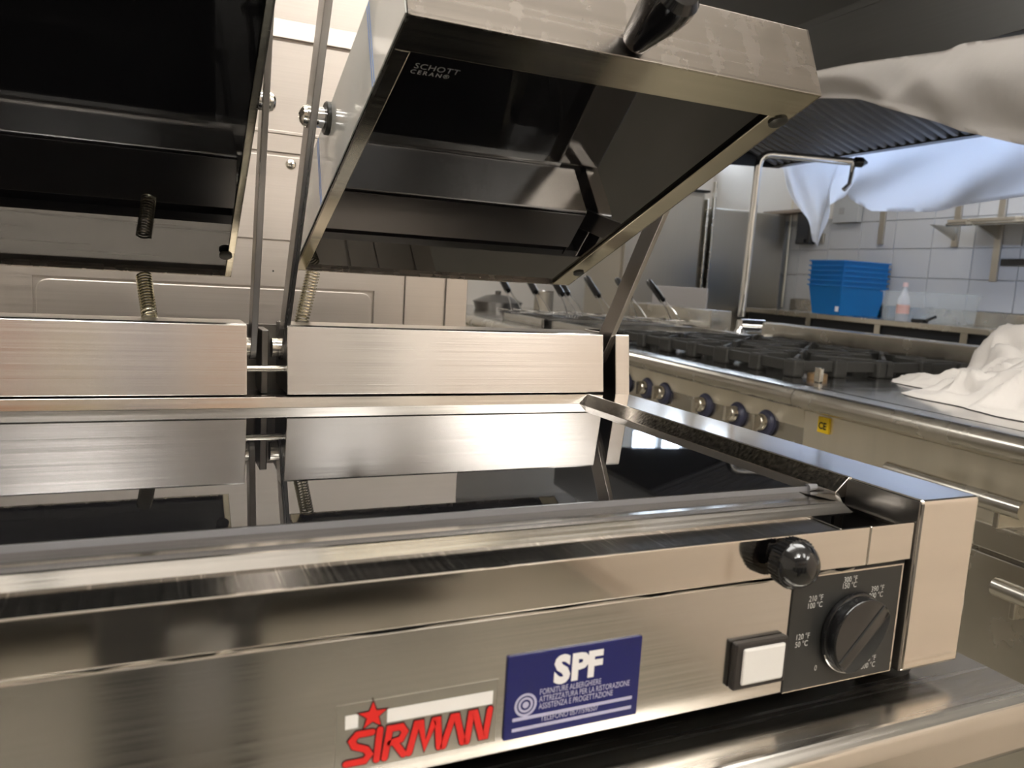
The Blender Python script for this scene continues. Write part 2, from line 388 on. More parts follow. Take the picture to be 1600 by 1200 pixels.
# front rim: gutter and bright lip
b = new()
prof = [(.0795, ZG-.0040), (.070, ZG-.0042), (.058, ZG-.0036), (.0410, ZG-.0002), (.0395, ZG-.0004), (.0300, 1.0178), (.0300, 1.0168), (.041, 1.0205), (.070, ZG-.0056), (.0795, ZG-.0056)]
prism(b, prof, YZX, XI+.02, -.0825); G.part('front_rim', b, M_RIM)
b = new(); v = lambda x, y, z: b.verts.new((x, y, z))
A = [v(-.0825, .0795, ZG-.004), v(-.0825, .0395, ZG-.0004), v(-.0640, .060, ZG-.0008), v(-.0590, .0615, 1.0278), v(-.0590, .0795, 1.0278), v(-.064, .0795, ZG-.004)]
b.faces.new(A[:3]+[A[5]]); b.faces.new((A[2], A[3], A[4], A[5])); B = [v(-.0825, .0395, ZG-.0004), v(-.0825, .0300, 1.0178), v(-.0700, .052, 1.0178), v(-.0640, .060, ZG-.0008)]
b.faces.new(B); G.part('rim_corner', b, M_RIM)
b = new(); cyl(b, (-.0745, .079, ZG-.0015), (-.0665, .0785, ZG-.001), .003, .0022, 10); G.part('sealant_bead', b, M_GEDGE)
# lower front panel
G.part('front_panel', box(new(), XI+.001, -.0600, .004, .0065, ZB+.001, .9903, .0008), M_FRONT)
G.part('panel_return', box(new(), -.0600, -.0575, .006, .030, ZB+.001, .9903), M_DKST, smooth=False)
# drip tray drawer
D = G.part('drip_tray', box(new(), XI+.003, -.0976, .002, .0045, .9928, 1.0178, .0007), M_POL, label='polished drip tray front')
G.part('fixed_front_strip', box(new(), -.0970, X1-.0012, .002, .0045, .9928, 1.0178, .0007), M_POL)
b = box(new(), XI+.003, -.1180, .0045, .075, 1.0145, 1.0168, .0004)
G.part('tray_top', b, M_SCR, parent=D, label='scratched steel tray top')
G.part('tray_edge', box(new(), -.1205, -.1185, .0045, .06, 1.0150, 1.0176, .0004), M_POL, parent=D)
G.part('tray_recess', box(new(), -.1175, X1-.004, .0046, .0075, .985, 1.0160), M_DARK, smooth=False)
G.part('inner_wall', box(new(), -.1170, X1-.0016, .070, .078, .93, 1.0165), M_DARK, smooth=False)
G.part('inner_floor', box(new(), -.1170, X1-.0016, .0075, .070, .984, .986), M_DKST, smooth=False)
kb = Vector((-.1712, .002, 1.0062))                   # drawer knob: ribbed collar and dome
b = lathe(new(), kb, (0, -1, 0), [(0, .0060), (.0050, .0060), (.0050, .0110), (.0065, .0136), (.0150, .0145), (.0155, .0138), (.020, .0124), (.0238, .0090), (.0258, .0043), (.0262, 0)], 32)
K1 = G.part('drawer_knob', b, M_BLKG, parent=D, label='round black drawer knob')
b = new()
for i in range(36):
    t_ = 2*math.pi*i/36; c, s_ = math.cos(t_), math.sin(t_)
    cyl(b, kb+Vector((c*.0138, -.0067, s_*.0138)), kb+Vector((c*.0146, -.0148, s_*.0146)), .0006, seg=5)
G.part('knob_ribs', b, M_BLK, parent=D)
# torn film along the drawer joint
b = new(); x = XI+.01; pv = None; rr = random.Random(3)
while x < -.10:
    z0 = .9903+rr.uniform(-.0004, .0005); z1 = z0+rr.uniform(.0006, .0026)
    cur = (b.verts.new((x, .0036, z0)), b.verts.new((x, .0022, z1)))
    if pv: b.faces.new((pv[0], cur[0], cur[1], pv[1]))
    pv = cur; x += rr.uniform(.004, .018)
G.part('film_remnant', b, M_FILME)
# dial plate, lettering, knob
yp = .0032
DP = G.part('dial_plate', box(new(), -.1553, -.0622, yp, .0041, .9163, .9902, .0003), M_PLATEBLK)
b = box(new(), -.0633, -.0620, yp-.0003, yp+.0004, .9163, .9902); box(b, -.1553, -.0622, yp-.0002, yp+.0004, .9893, .9903); box(b, -.1553, -.0622, yp-.0002, yp+.0004, .9160, .9167)
G.part('dial_plate_edge', b, M_POL, parent=DP, smooth=False)
for s_, x, z in (('300 °F', -.1086, .9829), ('150 °C', -.1091, .9789), ('390 °F', -.0836, .9740), ('200 °C', -.0844, .9696), ('210 °F', -.1362, .9737), ('100 °C', -.1366, .9692),
                 ('120 °F', -.1437, .9499), ('50 °C', -.1440, .9451), ('0', -.1298, .9272), ('570 °F', -.0830, .9262), ('300 °C', -.0835, .9216)):
    b = text(new(), s_, .0052, lambda u_, v_, x=x, z=z: (x+u_, yp-.0004, z+v_), -.004, sx=.85)
    G.part('dial_marking', b, M_PRINT, parent=DP, smooth=False)
kc = Vector((-.1035, yp, .9500))
b = lathe(new(), kc, (0, -1, 0), [(0, .0250), (.002, .0260), (.004, .0256), (.0046, .0245), (.0046, 0)], 48)
KN = G.part('dial_knob', b, M_BLKG, label='black temperature dial with flattened grip')
a45 = R(45); pl = []
for i in range(61):                                    # round body flattened on its lower right side
    t_ = R(-90+45+50+260*i/60); pl.append((kc.x+.0243*math.cos(t_), kc.z+.0243*math.sin(t_)))
pl = [(kc.x+.0246*math.cos(2*math.pi*i/64), kc.z+.0246*math.sin(2*math.pi*i/64)) for i in range(64)]
bb = bmesh.new(); prism(bb, pl, XZY, yp-.0115, yp-.0040, .0009)
o_ = Vector((.707, 0, -.707)); g_ = bb.verts[:]+bb.edges[:]+bb.faces[:]
cut = bmesh.ops.bisect_plane(bb, geom=g_, plane_co=Vector((kc.x, yp-.0115, kc.z))+o_*.0045, plane_no=(o_*math.sin(R(18))+Vector((0, -1, 0))*math.cos(R(18))), clear_outer=True)
bmesh.ops.contextual_create(bb, geom=[e for e in cut['geom_cut'] if isinstance(e, bmesh.types.BMEdge)])
bmesh.ops.recalc_face_normals(bb, faces=bb.faces); soften(bb, 22)
G.part('knob_body', bb, M_BLKG, parent=KN)
ca, sa = math.cos(a45), math.sin(a45)
Mk = Matrix(((ca, 0, -sa, kc.x), (0, 1, 0, yp), (sa, 0, ca, kc.z), (0, 0, 0, 1)))
G.part('pointer_line', box(new(), -.0236, .0236, -.0121, -.0114, .0032, .0039, 0, Mk), M_PLATEBLK, parent=KN, smooth=False)
b = new(); pts = [(kc.x+.0262*math.cos(t_), kc.y-.0035, kc.z+.0262*math.sin(t_)) for t_ in [R(205+6*i) for i in range(17)]]
tube(b, pts, .0007, 6); G.part('dial_trim', b, M_CHROME, parent=KN)
# switch
SW = G.part('switch_frame', box(new(), -.1983, -.1586, -.0010, .0042, .9268, .9558, .0012), M_BROWNBLK)
G.part('switch_button', box(new(), -.1935, -.1618, -.0028, -.0006, .9302, .9528, .0014), M_WHITEP, parent=SW)
# blue dealer sticker
ys = .0026
ST = G.part('sticker', prism(new(), rpoly(-.3432, -.2622, .9230, .9690, .0008), XZY, ys, .0041, .0005), M_BLUEST, label='blue rectangular dealer sticker')
fz = lambda yy: (lambda u_, v_: (u_, yy, v_))
b = new(); T3 = lambda x, z, yy: (lambda u_, v_: (x+u_, yy, z+v_))
y0 = ys-.0002
text(b, 'FORNITURE ALBERGHIERE', .0046, T3(-.3240, .9453, y0), .004, 'LEFT', fit=.0368)
text(b, 'ATTREZZATURA PER LA RISTORAZIONE', .0046, T3(-.3240, .9413, y0), .004, 'LEFT', fit=.0555)
text(b, 'ASSISTENZA E PROGETTAZIONE', .0046, T3(-.3240, .9373, y0), .004, 'LEFT', fit=.0450)
text(b, 'TELEFONO 0577/596507', .0043, T3(-.3225, .9304, y0-.0001), .003, 'LEFT', fit=.0348)
G.part('sticker_text', b, M_LILAC, parent=ST, smooth=False)
b = new(); text(b, 'S', .0205, T3(-.3160, .9506, y0), .055, 'LEFT', .95); text(b, 'P', .0198, T3(-.3062, .9509, y0-.0001), .05, 'LEFT', 1.0); text(b, 'F', .0194, T3(-.2965, .9512, y0-.0002), .05, 'LEFT', 1.0)
G.part('sticker_initials', b, M_STW, parent=ST, smooth=False)
b = new()
for r0, r1 in ((.0050, .0064), (.0029, .0042), (0, .0018)):
    for k in range(40):
        t0, t1 = 2*math.pi*k/40, 2*math.pi*(k+1)/40; q = lambda r, t_: b.verts.new((-.3317+r*math.cos(t_), y0, .9412+r*math.sin(t_)))
        if r0: b.faces.new((q(r0, t0), q(r1, t0), q(r1, t1), q(r0, t1)))
        else: b.faces.new((q(0, 0), q(r1, t0), q(r1, t1)))
G.part('sticker_rings', b, M_LILAC, parent=ST, smooth=False)
b = new()
for z0 in (.9335, .9278): box(b, -.3387, -.2662, y0, ys, z0-.0006, z0+.0012)
b2 = new()
G.part('sticker_bars', b, M_LILAC, parent=ST, smooth=False)
b2.free()
# maker's logo: clear film, white bar, star, red letters
yl = .0037
LG = G.part('logo_film', box(new(), -.4295, -.3475, yl, .0041, .9235, .9575), M_LCLR, label='red and white maker logo on clear film')
F1 = fz(yl-.0001); F2 = fz(yl-.0003); F3 = fz(yl-.0005)
def flat(pts, f):
    bb = new(); bb.faces.new([bb.verts.new(f(*p)) for p in pts]); return bb
b = flat([(-.4252, .9520), (-.4190, .9520), (-.4190, .9450), (-.4252, .9450)], F1)
b.faces.new([b.verts.new(F1(*p)) for p in ((-.4050, .9518), (-.3500, .9518), (-.3500, .9445), (-.4050, .9448))])
G.part('logo_bar', b, M_LWHITE, parent=LG, smooth=False)
def star(cx, cz, r, f):
    bb = new(); ctr = bb.verts.new(f(cx, cz)); vv = []
    for k in range(10):
        rr_ = r if k % 2 == 0 else r*.42; t_ = R(90+36*k); vv.append(bb.verts.new(f(cx+rr_*math.cos(t_), cz+rr_*math.sin(t_))))
    for k in range(10): bb.faces.new((ctr, vv[k], vv[(k+1) % 10]))
    return bb
G.part('logo_star_outline', star(-.4122, .9500, .0086, F2), M_LOUT, parent=LG, smooth=False)
G.part('logo_star', star(-.4122, .9500, .0070, F3), M_RED, parent=LG, smooth=False)
LET = {'S': [[(1, .92), (.35, .92), (.12, .75), (.25, .57), (.75, .42), (.92, .24), (.7, .07), (-.1, .07)]],
       'I': [[(.62, .95), (.40, .03)]],
       'R': [[(.05, .03), (.25, .92), (.80, .92), (.98, .74), (.80, .52), (.30, .47)], [(.50, .47), (.95, .03)]],
       'M': [[(0, .03), (.22, .92), (.36, .92), (.52, .15), (.80, .92), (.92, .92), (1.0, .03)]],
       'A': [[(0, .03), (.42, .92), (.62, .92), (.98, .03)]],
       'N': [[(0, .03), (.14, .92), (.32, .92), (.66, .08), (.84, .08), (1.0, .95)]]}
lay = (('S', -.4232, .0110), ('I', -.4118, .0055), ('R', -.4062, .0105), ('M', -.3935, .0155), ('A', -.3758, .0105), ('N', -.3632, .0118))
b = new(); b2 = new(); zb_, hh = .9265, .0165
for ch, x0, wd in lay:
    for pl_ in LET[ch]:
        q = [(x0+p[0]*wd, zb_+p[1]*hh) for p in pl_]
        dy = .00006*LET[ch].index(pl_)
        stroke(b, q, .0044, lambda u_, v_: (u_, yl-.0003-dy*.5, v_)); stroke(b2, q, .0033, lambda u_, v_: (u_, yl-.0006-dy, v_))
G.part('logo_outline', b, M_LOUT, parent=LG, smooth=False); G.part('logo_letters', b2, M_RED, parent=LG, smooth=False)
# rear panels (leaning back), with top flange
for x0, x1 in ((-.3866, -.0324), (mir(-.0324), -.4235)):
    prof = [(.437, 1.0338), (.4468, 1.0990), (.4482, 1.1003), (.452, 1.1003), (.452, 1.0985), (.4490, 1.0985), (.439, 1.0336)]
    rp = G.part('rear_panel', prism(new(), prof, YZX, x0, x1, .0007), M_BRUSH)
    G.part('housing_top', box(new(), x0, x1, .452, .505, 1.0985, 1.0999, .0004), M_BACK, parent=rp, smooth=False)
    for xe in (x0+.0007, x1-.0007): G.part('panel_end', prism(new(), [(.4385, 1.0345), (.4485, 1.0985), (.52, 1.0985), (.52, 1.0345)], YZX, xe-.0006, xe+.0006), M_DKST, parent=rp, smooth=False)
G.part('hinge_back', box(new(), XI, X1+.05, .515, .525, ZG-.03, 1.095), M_DKST, smooth=False)
G.part('hinge_bed', box(new(), XI, X1+.05, .445, .515, ZG-.006, ZG+.004), M_DKST, smooth=False)
b = new(); cyl(b, (-.4232, .458, 1.0562), (-.3868, .458, 1.0562), .0032); G.part('hinge_rod', b, M_ZINC)
for x in (-.4175, -.3905):
    b = new(); lathe(b, (x, .478, 1.075), (1, 0, 0), [(-.006, .0095), (.006, .0095)], 20); G.part('hinge_bush', b, M_ZINC)
b = box(new(), -.407, -.400, .470, .512, 1.03, 1.093, .001); G.part('hinge_bracket', b, M_DKST)

# lids and arms
L = .4069
def frame(y, z, ang):
    t_ = R(ang); return Matrix(((1, 0, 0, 0), (0, -math.cos(t_), math.sin(t_), y), (0, math.sin(t_), math.cos(t_), z), (0, 0, 0, 1)))   # (x, u, n) -> world
def lid(x0, x1, y, z, ang, fl, fr, film, logo):
    M = frame(y, z, ang)
    prof = [(0, 0), (L, 0), (L, .0566), (L-.045, .066), (.03, .066), (0, .05)]
    b = new(); TT = .0015                                                # shell: sides, front, top, back
    prism(b, [(L-TT*1.5, 0.0), (L, 0), (L, .0566), (L-TT*1.5, .0575)], YZX, x0, x1, .0005, M)
    prism(b, [(L, .0566), (L-.045, .066), (.03, .066), (0, .05), (0, .048), (.03, .064), (L-.045, .064), (L-.001, .055)], YZX, x0, x1, 0, M)
    prism(b, [(0, 0.0), (.002, 0), (.002, .05), (0, .05)], YZX, x0, x1, 0, M)
    for xa, xb in ((x0, x0+.0015), (x1-.0015, x1)): prism(b, prof, YZX, xa, xb, 0, M)
    lb = G.part('lid', b, M_PLATE, label='hinged upper plate, tilted open')
    b = new()                                                            # underside flange ring
    for xa, xb, ua, ub in ((x0, x1, L-.0335, L), (x0, x0+fl, .0, L-.0335), (x1-fr, x1, .0, L-.0335)): box(b, xa, xb, ua, ub, 0, .003, .0006, M)
    G.part('lid_flange', b, M_FLANGE, parent=lb)
    G.part('lid_glass', box(new(), x0+fl-.004, x1-fr+.004, .0005, L-.030, .0035, .0075, .0005, M), M_GLASSU, parent=lb, label='black ceramic glass underside')
    for u_, rr_ in ((.3690, .0075), (.0410, .0062)):
        b = new(); lathe(b, (x1-.0085, u_, .001), (0, 0, -1), [(0, rr_), (.0025, rr_), (.0032, rr_*.8), (.0032, 0)], 20, M); G.part('flange_plug', b, M_WASH, parent=lb)
    hx = (x0+x1)/2-.0045
    b = lathe(new(), (hx, L, .0115), (0, 1, 0), [(0, .006), (.003, .006), (.003, .0098), (.008, .0112), (.030, .0158), (.042, .0172), (.050, .0165), (.055, .0125), (.0565, 0)], 32, M)
    G.part('handle', b, M_BLKG, parent=lb, label='black tapered handle')
    if film:
        b = new(); prism(b, [(.004, .002), (L-.002, .002), (L-.002, .055), (L-.045, .0645), (.031, .0645), (.004, .049)], YZX, x0-.0012, x0-.0002, 0, M)
        G.part('protective_film', b, M_FILM, parent=lb, label='white protective film on the lid side')
        b = new()
        for u_ in (.3285, .1475):
            for d_ in (0, .005): box(b, x0-.0015, x0-.0012, u_+d_-.0007, u_+d_+.0007, .002, .0640, 0, M @ Matrix.Shear('YZ', 4, (0, 0)))
        G.part('film_line', b, M_FILMB, parent=lb, smooth=False)
    if logo:
        b = new(); nz = .00325
        ft = lambda cx, cy: (lambda u_, v_: M @ Vector((cx+u_, cy+v_, nz)))
        text(b, 'SCHOTT', .0079, ft(-.3512, .3540), -.012, 'LEFT', .98, 1.05); text(b, 'CERAN®', .0058, ft(-.3520, .3483), .0, 'LEFT', .95, 1.35)
        G.part('glass_print', b, M_GREYP, parent=lb, smooth=False)
    return lb
lid(-.3705, -.0485, .5091, 1.1526, 22.348, .0115, .0220, True, True)
lid(-.7500, -.4280, .5601, 1.1409, 33.3, .0115, .0065, False, False)
def arm(x0, x1, H, Pv, outer, ext, nearside):
    """flat bar from the hinge H through the pivot Pv"""
    d = (Vector(Pv)-Vector(H)); ln = d.length; d.normalize(); n = Vector((-d.y, d.x))   # 2D (y, z)
    pts = []; wv = .0122
    for i in range(9):
        t_ = R(90+22.5*i); pts.append(Vector(H)+d*wv*math.cos(t_)+n*wv*math.sin(t_))
    e = Vector(H)+d*(ln+ext)
    for i in range(9):
        t_ = R(-90+22.5*i); pts.append(e+d*wv*math.cos(t_)*.6+n*wv*math.sin(t_))
    am = G.part('arm', prism(new(), [(p.x, p.y) for p in pts], YZX, x0, x1, .0006), M_ARM, label='flat steel lid arm')
    s_ = -1 if outer < x0 else 1
    xo = x0 if s_ < 0 else x1
    b = lathe(new(), (xo, Pv[0], Pv[1]), (s_, 0, 0), [(0, .0095), (.0015, .0095), (.0015, .0085), (.004, .0080), (.0062, .0055), (.007, .0022), (.0062, .0020), (.0062, 0)], 20)
    G.part('pivot_bolt', b, M_ZINC, parent=am)
    xi_ = x1 if s_ < 0 else x0; gap = nearside-xi_
    b = lathe(new(), (xi_, Pv[0], Pv[1]), (1 if gap > 0 else -1, 0, 0), [(0, .0085), (abs(gap)*.6, .0085)], 20); G.part('spacer', b, M_CHROME, parent=am)
    b = lathe(new(), (xi_+gap*.6, Pv[0], Pv[1]), (1 if gap > 0 else -1, 0, 0), [(0, .0125), (.001, .0135), (abs(gap)*.38, .0135)], 24); G.part('washer', b, M_WASH, parent=am)
H = (.4775, 1.075); PR = (.349, 1.280); PL = (.4195, 1.300)
arm(-.389, -.383, H, PR, -1, .125, -.3705); arm(-.021, -.015, H, PR, 1, .125, -.0485)
arm(-.4175, -.4115, (.4800, 1.075), PL, 1, .12, -.428); arm(mir(-.4175)-.372+.0, mir(-.4175)-.366, (.4800, 1.075), PL, -1, .12, -.750)
def spring(p0, p1, rad, turns, wire):
    p0, p1 = Vector(p0), Vector(p1); d = (p1-p0); x, y = frame_of(d); pts = []; N = turns*12
    for i in range(N+1):
        t_ = 2*math.pi*i/12; pts.append(p0+d*(i/N)+(x*math.cos(t_)+y*math.sin(t_))*rad)
    return tube(new(), pts, wire, 5)
G.part('spring', spring((-.3640, .5000, 1.100), (-.3520, .5065, 1.1520), .0066, 17, .0011), M_SPRING)
G.part('spring', spring((-.5070, .5000, 1.100), (-.5122, .528, 1.1385), .0066, 15, .0011), M_SPRING)
for x in (-.3640, -.507):
    b = tube(new(), [(x-.006, .500, 1.1002), (x-.004, .500, 1.106), (x+.004, .500, 1.106), (x+.006, .500, 1.1002)], .0011, 6); G.part('spring_hook', b, M_SPRING)

# ================================================================== TALL MACHINE BEHIND THE GRILL
t = Thing('tall_oven', 'tall stainless steel oven with pressed back panel standing behind the grill', 'oven', (-.55, 1.2, 0))
YM = .90; XR = -.0254
t.part('body', box(new(), -1.35, XR, YM+.004, 1.6, 0, 2.3, .004), M_BACK)
pan = lambda x0, x1, z0, z1, nm, y=YM: t.part(nm, box(new(), x0, x1, y, y+.004, z0, z1, .0015), M_BACK)
pan(-.1330, -.0660, .55, 1.1885, 'corner_strip'); pan(-.0635, XR, .55, 1.1885, 'edge_strip')
b = new()
for x0, x1, z0, z1 in ((-1.34, -.6490, .55, 1.1885), (-.1830, -.1360, .55, 1.1885), (-.6490, -.1830, 1.1230, 1.1885)): box(b, x0, x1, YM, YM+.004, z0, z1)
lp = t.part('lower_panel', b, M_BACK)
pan(-1.34, -.0265, 1.1915, 1.3145, 'middle_panel'); pan(-1.34, -.0265, 1.3185, 1.4760, 'upper_panel')
b = prism(new(), [(YM-.004, 1.4790), (YM+.004, 1.4790), (YM+.16, 2.0), (YM+.15, 2.0)], YZX, -1.34, -.0265, .001); t.part('sloping_panel', b, M_BACK)
b = prism(new(), rpoly(-.6455, -.1865, .56, 1.1195, .016, 5), XZY, YM+.0002, YM+.004, .0012); t.part('pressed_field', b, M_BACK, parent=lp)
b = box(new(), -1.34, -.0265, YM-.002, YM+.004, 1.345, 1.350, .001); t.part('panel_seam', b, M_BACK)
for x in (-.3155, -.82):
    s1 = t.part('panel_screw', lathe(new(), (x, YM, 1.3035), (0, -1, 0), [(0, .0078), (.0012, .0072), (.0026, .005), (.003, 0)], 20), M_ZINC)
    b = box(new(), x-.0035, x+.0035, YM-.0033, YM-.0026, 1.3028, 1.3042, 0); box(b, x-.0007, x+.0007, YM-.0033, YM-.0026, 1.3, 1.307, 0)
    t.part('screw_slot', b, M_DARK, parent=s1, smooth=False)
b = lathe(new(), (-.338, YM, 1.146), (0, -1, 0), [(0, .0014), (.0003, .0014), (.0003, 0)], 8); t.part('rivet_hole', b, M_DARK)

# ================================================================== COOKING LINE (range frame)
AB = -.03                                                # joint between burner range and flat unit
def line_unit(name, label, cat, a0, a1, depth=1.06):
    t = Thing(name, label, cat, (.5, (a0+a1)/2, 0), True)
    t.part('body', box(new(), .02, depth, a0+.002, a1-.002, .1, .845), M_RANGE, smooth=False)
    t.part('plinth', box(new(), .08, depth-.03, a0+.03, a1-.03, 0, .1), M_CABD, smooth=False)
    b = new(); prof = [(.06, .9)]+[(-.012+.03*math.cos(R(q)), .872+.028*math.sin(R(q))) for q in range(90, 271, 20)]+[(.06, .844)]
    prism(b, prof, XZY, a0+.001, a1-.001, 0); soften(b, 40); t.part('front_rail', b, M_RANGE)
    t.part('top', box(new(), .05, depth, a0+.001, a1-.001, .88, .9, .001), M_RTOP)
    return t
# burner range
t = line_unit('burner_range', 'six burner gas range with cast iron grates and steel control knobs', 'range', AB, 1.345)
cp = t.part('control_panel', prism(new(), [(.012, .843), (.030, .843), (.050, .70), (.032, .70)], XZY, AB+.002, 1.343, .001), M_CTRL)
t.part('oven_door', box(new(), .006, .03, AB+.03, 1.26, .2, .68, .004), M_RANGE)
kz = .770
for i, a_ in enumerate((.128, .266, .438, .690, .812, .97, 1.13)):
    o = Vector((.020, a_, kz)); n = Vector((-1, 0, .13)).normalized()
    b = lathe(new(), o, n, [(0, .041), (.010, .040), (.016, .034), (.016, 0)], 28)
    k = t.part('control_knob', lathe(new(), o+n*.014, n, [(0, .025), (.004, .026), (.022, .024), (.026, .021), (.026, 0)], 24), M_RANGE)
    t.part('knob_bezel', b, M_BEZEL, parent=k)
    g_ = new(); box(g_, o.x-.055, o.x-.036, a_-.006, a_+.006, kz-.022, kz+.028, .002); t.part('knob_grip', g_, M_RANGE, parent=k)
def scallop_bar(bm, p0, p1, th, z0, z1, M=None):
    p0, p1 = Vector(p0), Vector(p1); d = (p1-p0); n = Vector((-d.y, d.x)).normalized()*th/2
    poly = [p0-n, p1-n, p1+n, p0+n]; prism(bm, [(p.x, p.y) for p in poly], XYZ, z0, z1, .0025)
def grate_mesh():
    b = new(); h = .172
    for s_ in (-1, 1):
        scallop_bar(b, (-h, s_*h), (h, s_*h), .018, .012, .036); scallop_bar(b, (s_*h, -h), (s_*h, h), .018, .012, .036)
    for k in range(8):
        t_ = 2*math.pi*k/8; c, s_ = math.cos(t_), math.sin(t_); r1 = h if k % 2 == 0 else h*1.38
        scallop_bar(b, (c*.055, s_*.055), (c*r1, s_*r1), .013, .014, .042)
    for sx_ in (-1, 1):
        for sy_ in (-1, 0, 1):
            box(b, sx_*h-.022, sx_*h+.022, sy_*h-.026, sy_*h+.026, 0, .040, .007)
        box(b, -.026, .026, sx_*h-.022, sx_*h+.022, 0, .040, .007)
    b.transform(Matrix.Diagonal((1, 1, 1.4, 1))); me = bpy.data.meshes.new('grate'); b.to_mesh(me); b.free(); me.materials.append(M_IRON); return me
gm = grate_mesh()
bb = new(); lathe(bb, (0, 0, 0), (0, 0, 1), [(0, .05), (.010, .05), (.014, .042), (.018, .036), (.019, 0)], 24)
bme = bpy.data.meshes.new('burner'); bb.to_mesh(bme); bb.free(); bme.materials.append(M_DKST)
for ac in (.385, .755, 1.12):
    for bc in (.345, .715):
        g_ = t.add('grate', gm, loc=(bc-.5, ac-(AB+1.345)/2, .9)); t.add('burner', bme, loc=(bc-.5, ac-(AB+1.345)/2, .9))
t.part('rear_riser', box(new(), .95, 1.06, AB+.002, 1.343, .9, 1.012, .004), M_RANGE)
b = lathe(new(), (.225, .165, .9), (0, 0, 1), [(0, .030), (.016, .030), (.018, .026), (.018, 0)], 24)
t.part('burner_cap', b, mat('brass_cap', (.30, .20, .11), .4, .7))
b = box(new(), .150, .166, .075, .100, .9, .945, .004); t.part('grate_lug', b, M_ZINC)
# flat-topped unit in front of it, with drawers and bar handles
t = line_unit('flat_top_unit', 'flat stainless unit with bar handles at the near end of the cooking line', 'cabinet', -1.75, AB)
t.part('control_panel', prism(new(), [(.012, .838), (.030, .838), (.036, .665), (.018, .665)], XZY, -1.748, AB-.002, .001), M_CTRL)
t.part('drawer_front', box(new(), -.004, .02, -.64-.9, AB-.02, .645, .70, .003), M_RANGE)
t.part('lower_door', box(new(), -.004, .02, -1.5, AB-.02, .15, .636, .003), M_RANGE)
t.part('rear_riser', box(new(), .95, 1.06, -1.748, AB-.002, .9, .985, .004), M_RANGE)
def bar_handle(a0, a1, z, posts):
    hb = t.part('bar_handle', cyl(new(), (-.062, a0, z), (-.062, a1, z), .019, seg=24), M_RANGE)
    for a_ in posts: t.part('handle_post', box(new(), -.070, .022, a_-.006, a_+.006, z-.050, z-.012, .002), M_RANGE, parent=hb)
    return hb
bar_handle(-.735, -.40, .764, (-.685, -.45)); bar_handle(-1.45, -.700, .598, (-.745, -1.40))
b = new(); box(b, .004, .0145, -.131, -.093, .790, .833, .001); cs = t.part('conformity_sticker', b, M_YEL)
b = text(new(), 'CE', .026, lambda u_, v_: (.0030, -.112-u_, .801+v_), .03, sx=.9); t.part('conformity_mark', b, M_DARK, parent=cs, smooth=False)
# fryer / pasta section
t = line_unit('fryer_unit', 'stainless fryer section where the wire baskets stand', 'fryer', 1.345, 2.75, 1.2)
t.part('control_panel', prism(new(), [(.012, .843), (.030, .843), (.050, .70), (.032, .70)], XZY, 1.347, 2.748, .001), M_CTRL)
b = new()
for a0, a1 in ((1.42, 1.95), (2.05, 2.65)):
    box(b, .12, .98, a0, a0+.03, .9, .945, .004); box(b, .12, .98, a1-.03, a1, .9, .945, .004); box(b, .12, .15, a0, a1, .9, .945, .004); box(b, .95, .98, a0, a1, .9, .945, .004)
t.part('tank_rim', b, M_RTOP)
t.part('rear_box', box(new(), 1.02, 1.16, 1.86, 2.74, .9, 1.040, .005), M_RANGE)
t.part('splash_board', box(new(), 1.185, 1.20, 2.15, 2.74, .9, 1.155, .003), M_WSHEET)
# far counter of the line
t = line_unit('far_line_unit', 'plain stainless counter at the far end of the cooking line', 'counter', 2.75, 4.6, 1.1)
# pots at the far end
p = Thing('lidded_pan', 'dark lidded pan at the far end of the cooking line', 'pan', (.55, 3.9, .9), True)
p.part('pan_body', lathe(new(), (.55, 3.9, .9), (0, 0, 1), [(0, .17), (.06, .185), (.06, .17), (.01, .16), (.01, 0)], 32), M_DKST)
p.part('lid', lathe(new(), (.55, 3.9, .955), (0, 0, 1), [(0, .19), (.006, .19), (.05, .09), (.06, .02), (.085, .022), (.09, 0)], 32), M_DKST)
p = Thing('steel_pot', 'pale steel pot behind the wire baskets', 'pot', (.62, 3.2, .9), True)
p.part('pot_body', lathe(new(), (.62, 3.2, .9), (0, 0, 1), [(0, .065), (.17, .065), (.172, .06), (.01, .058), (.01, 0)], 28), M_FRIDGE)
p.part('rim_band', lathe(new(), (.62, 3.2, 1.068), (0, 0, 1), [(0, .067), (.006, .068), (.006, .06), (0, .059)], 28), M_CHROME)
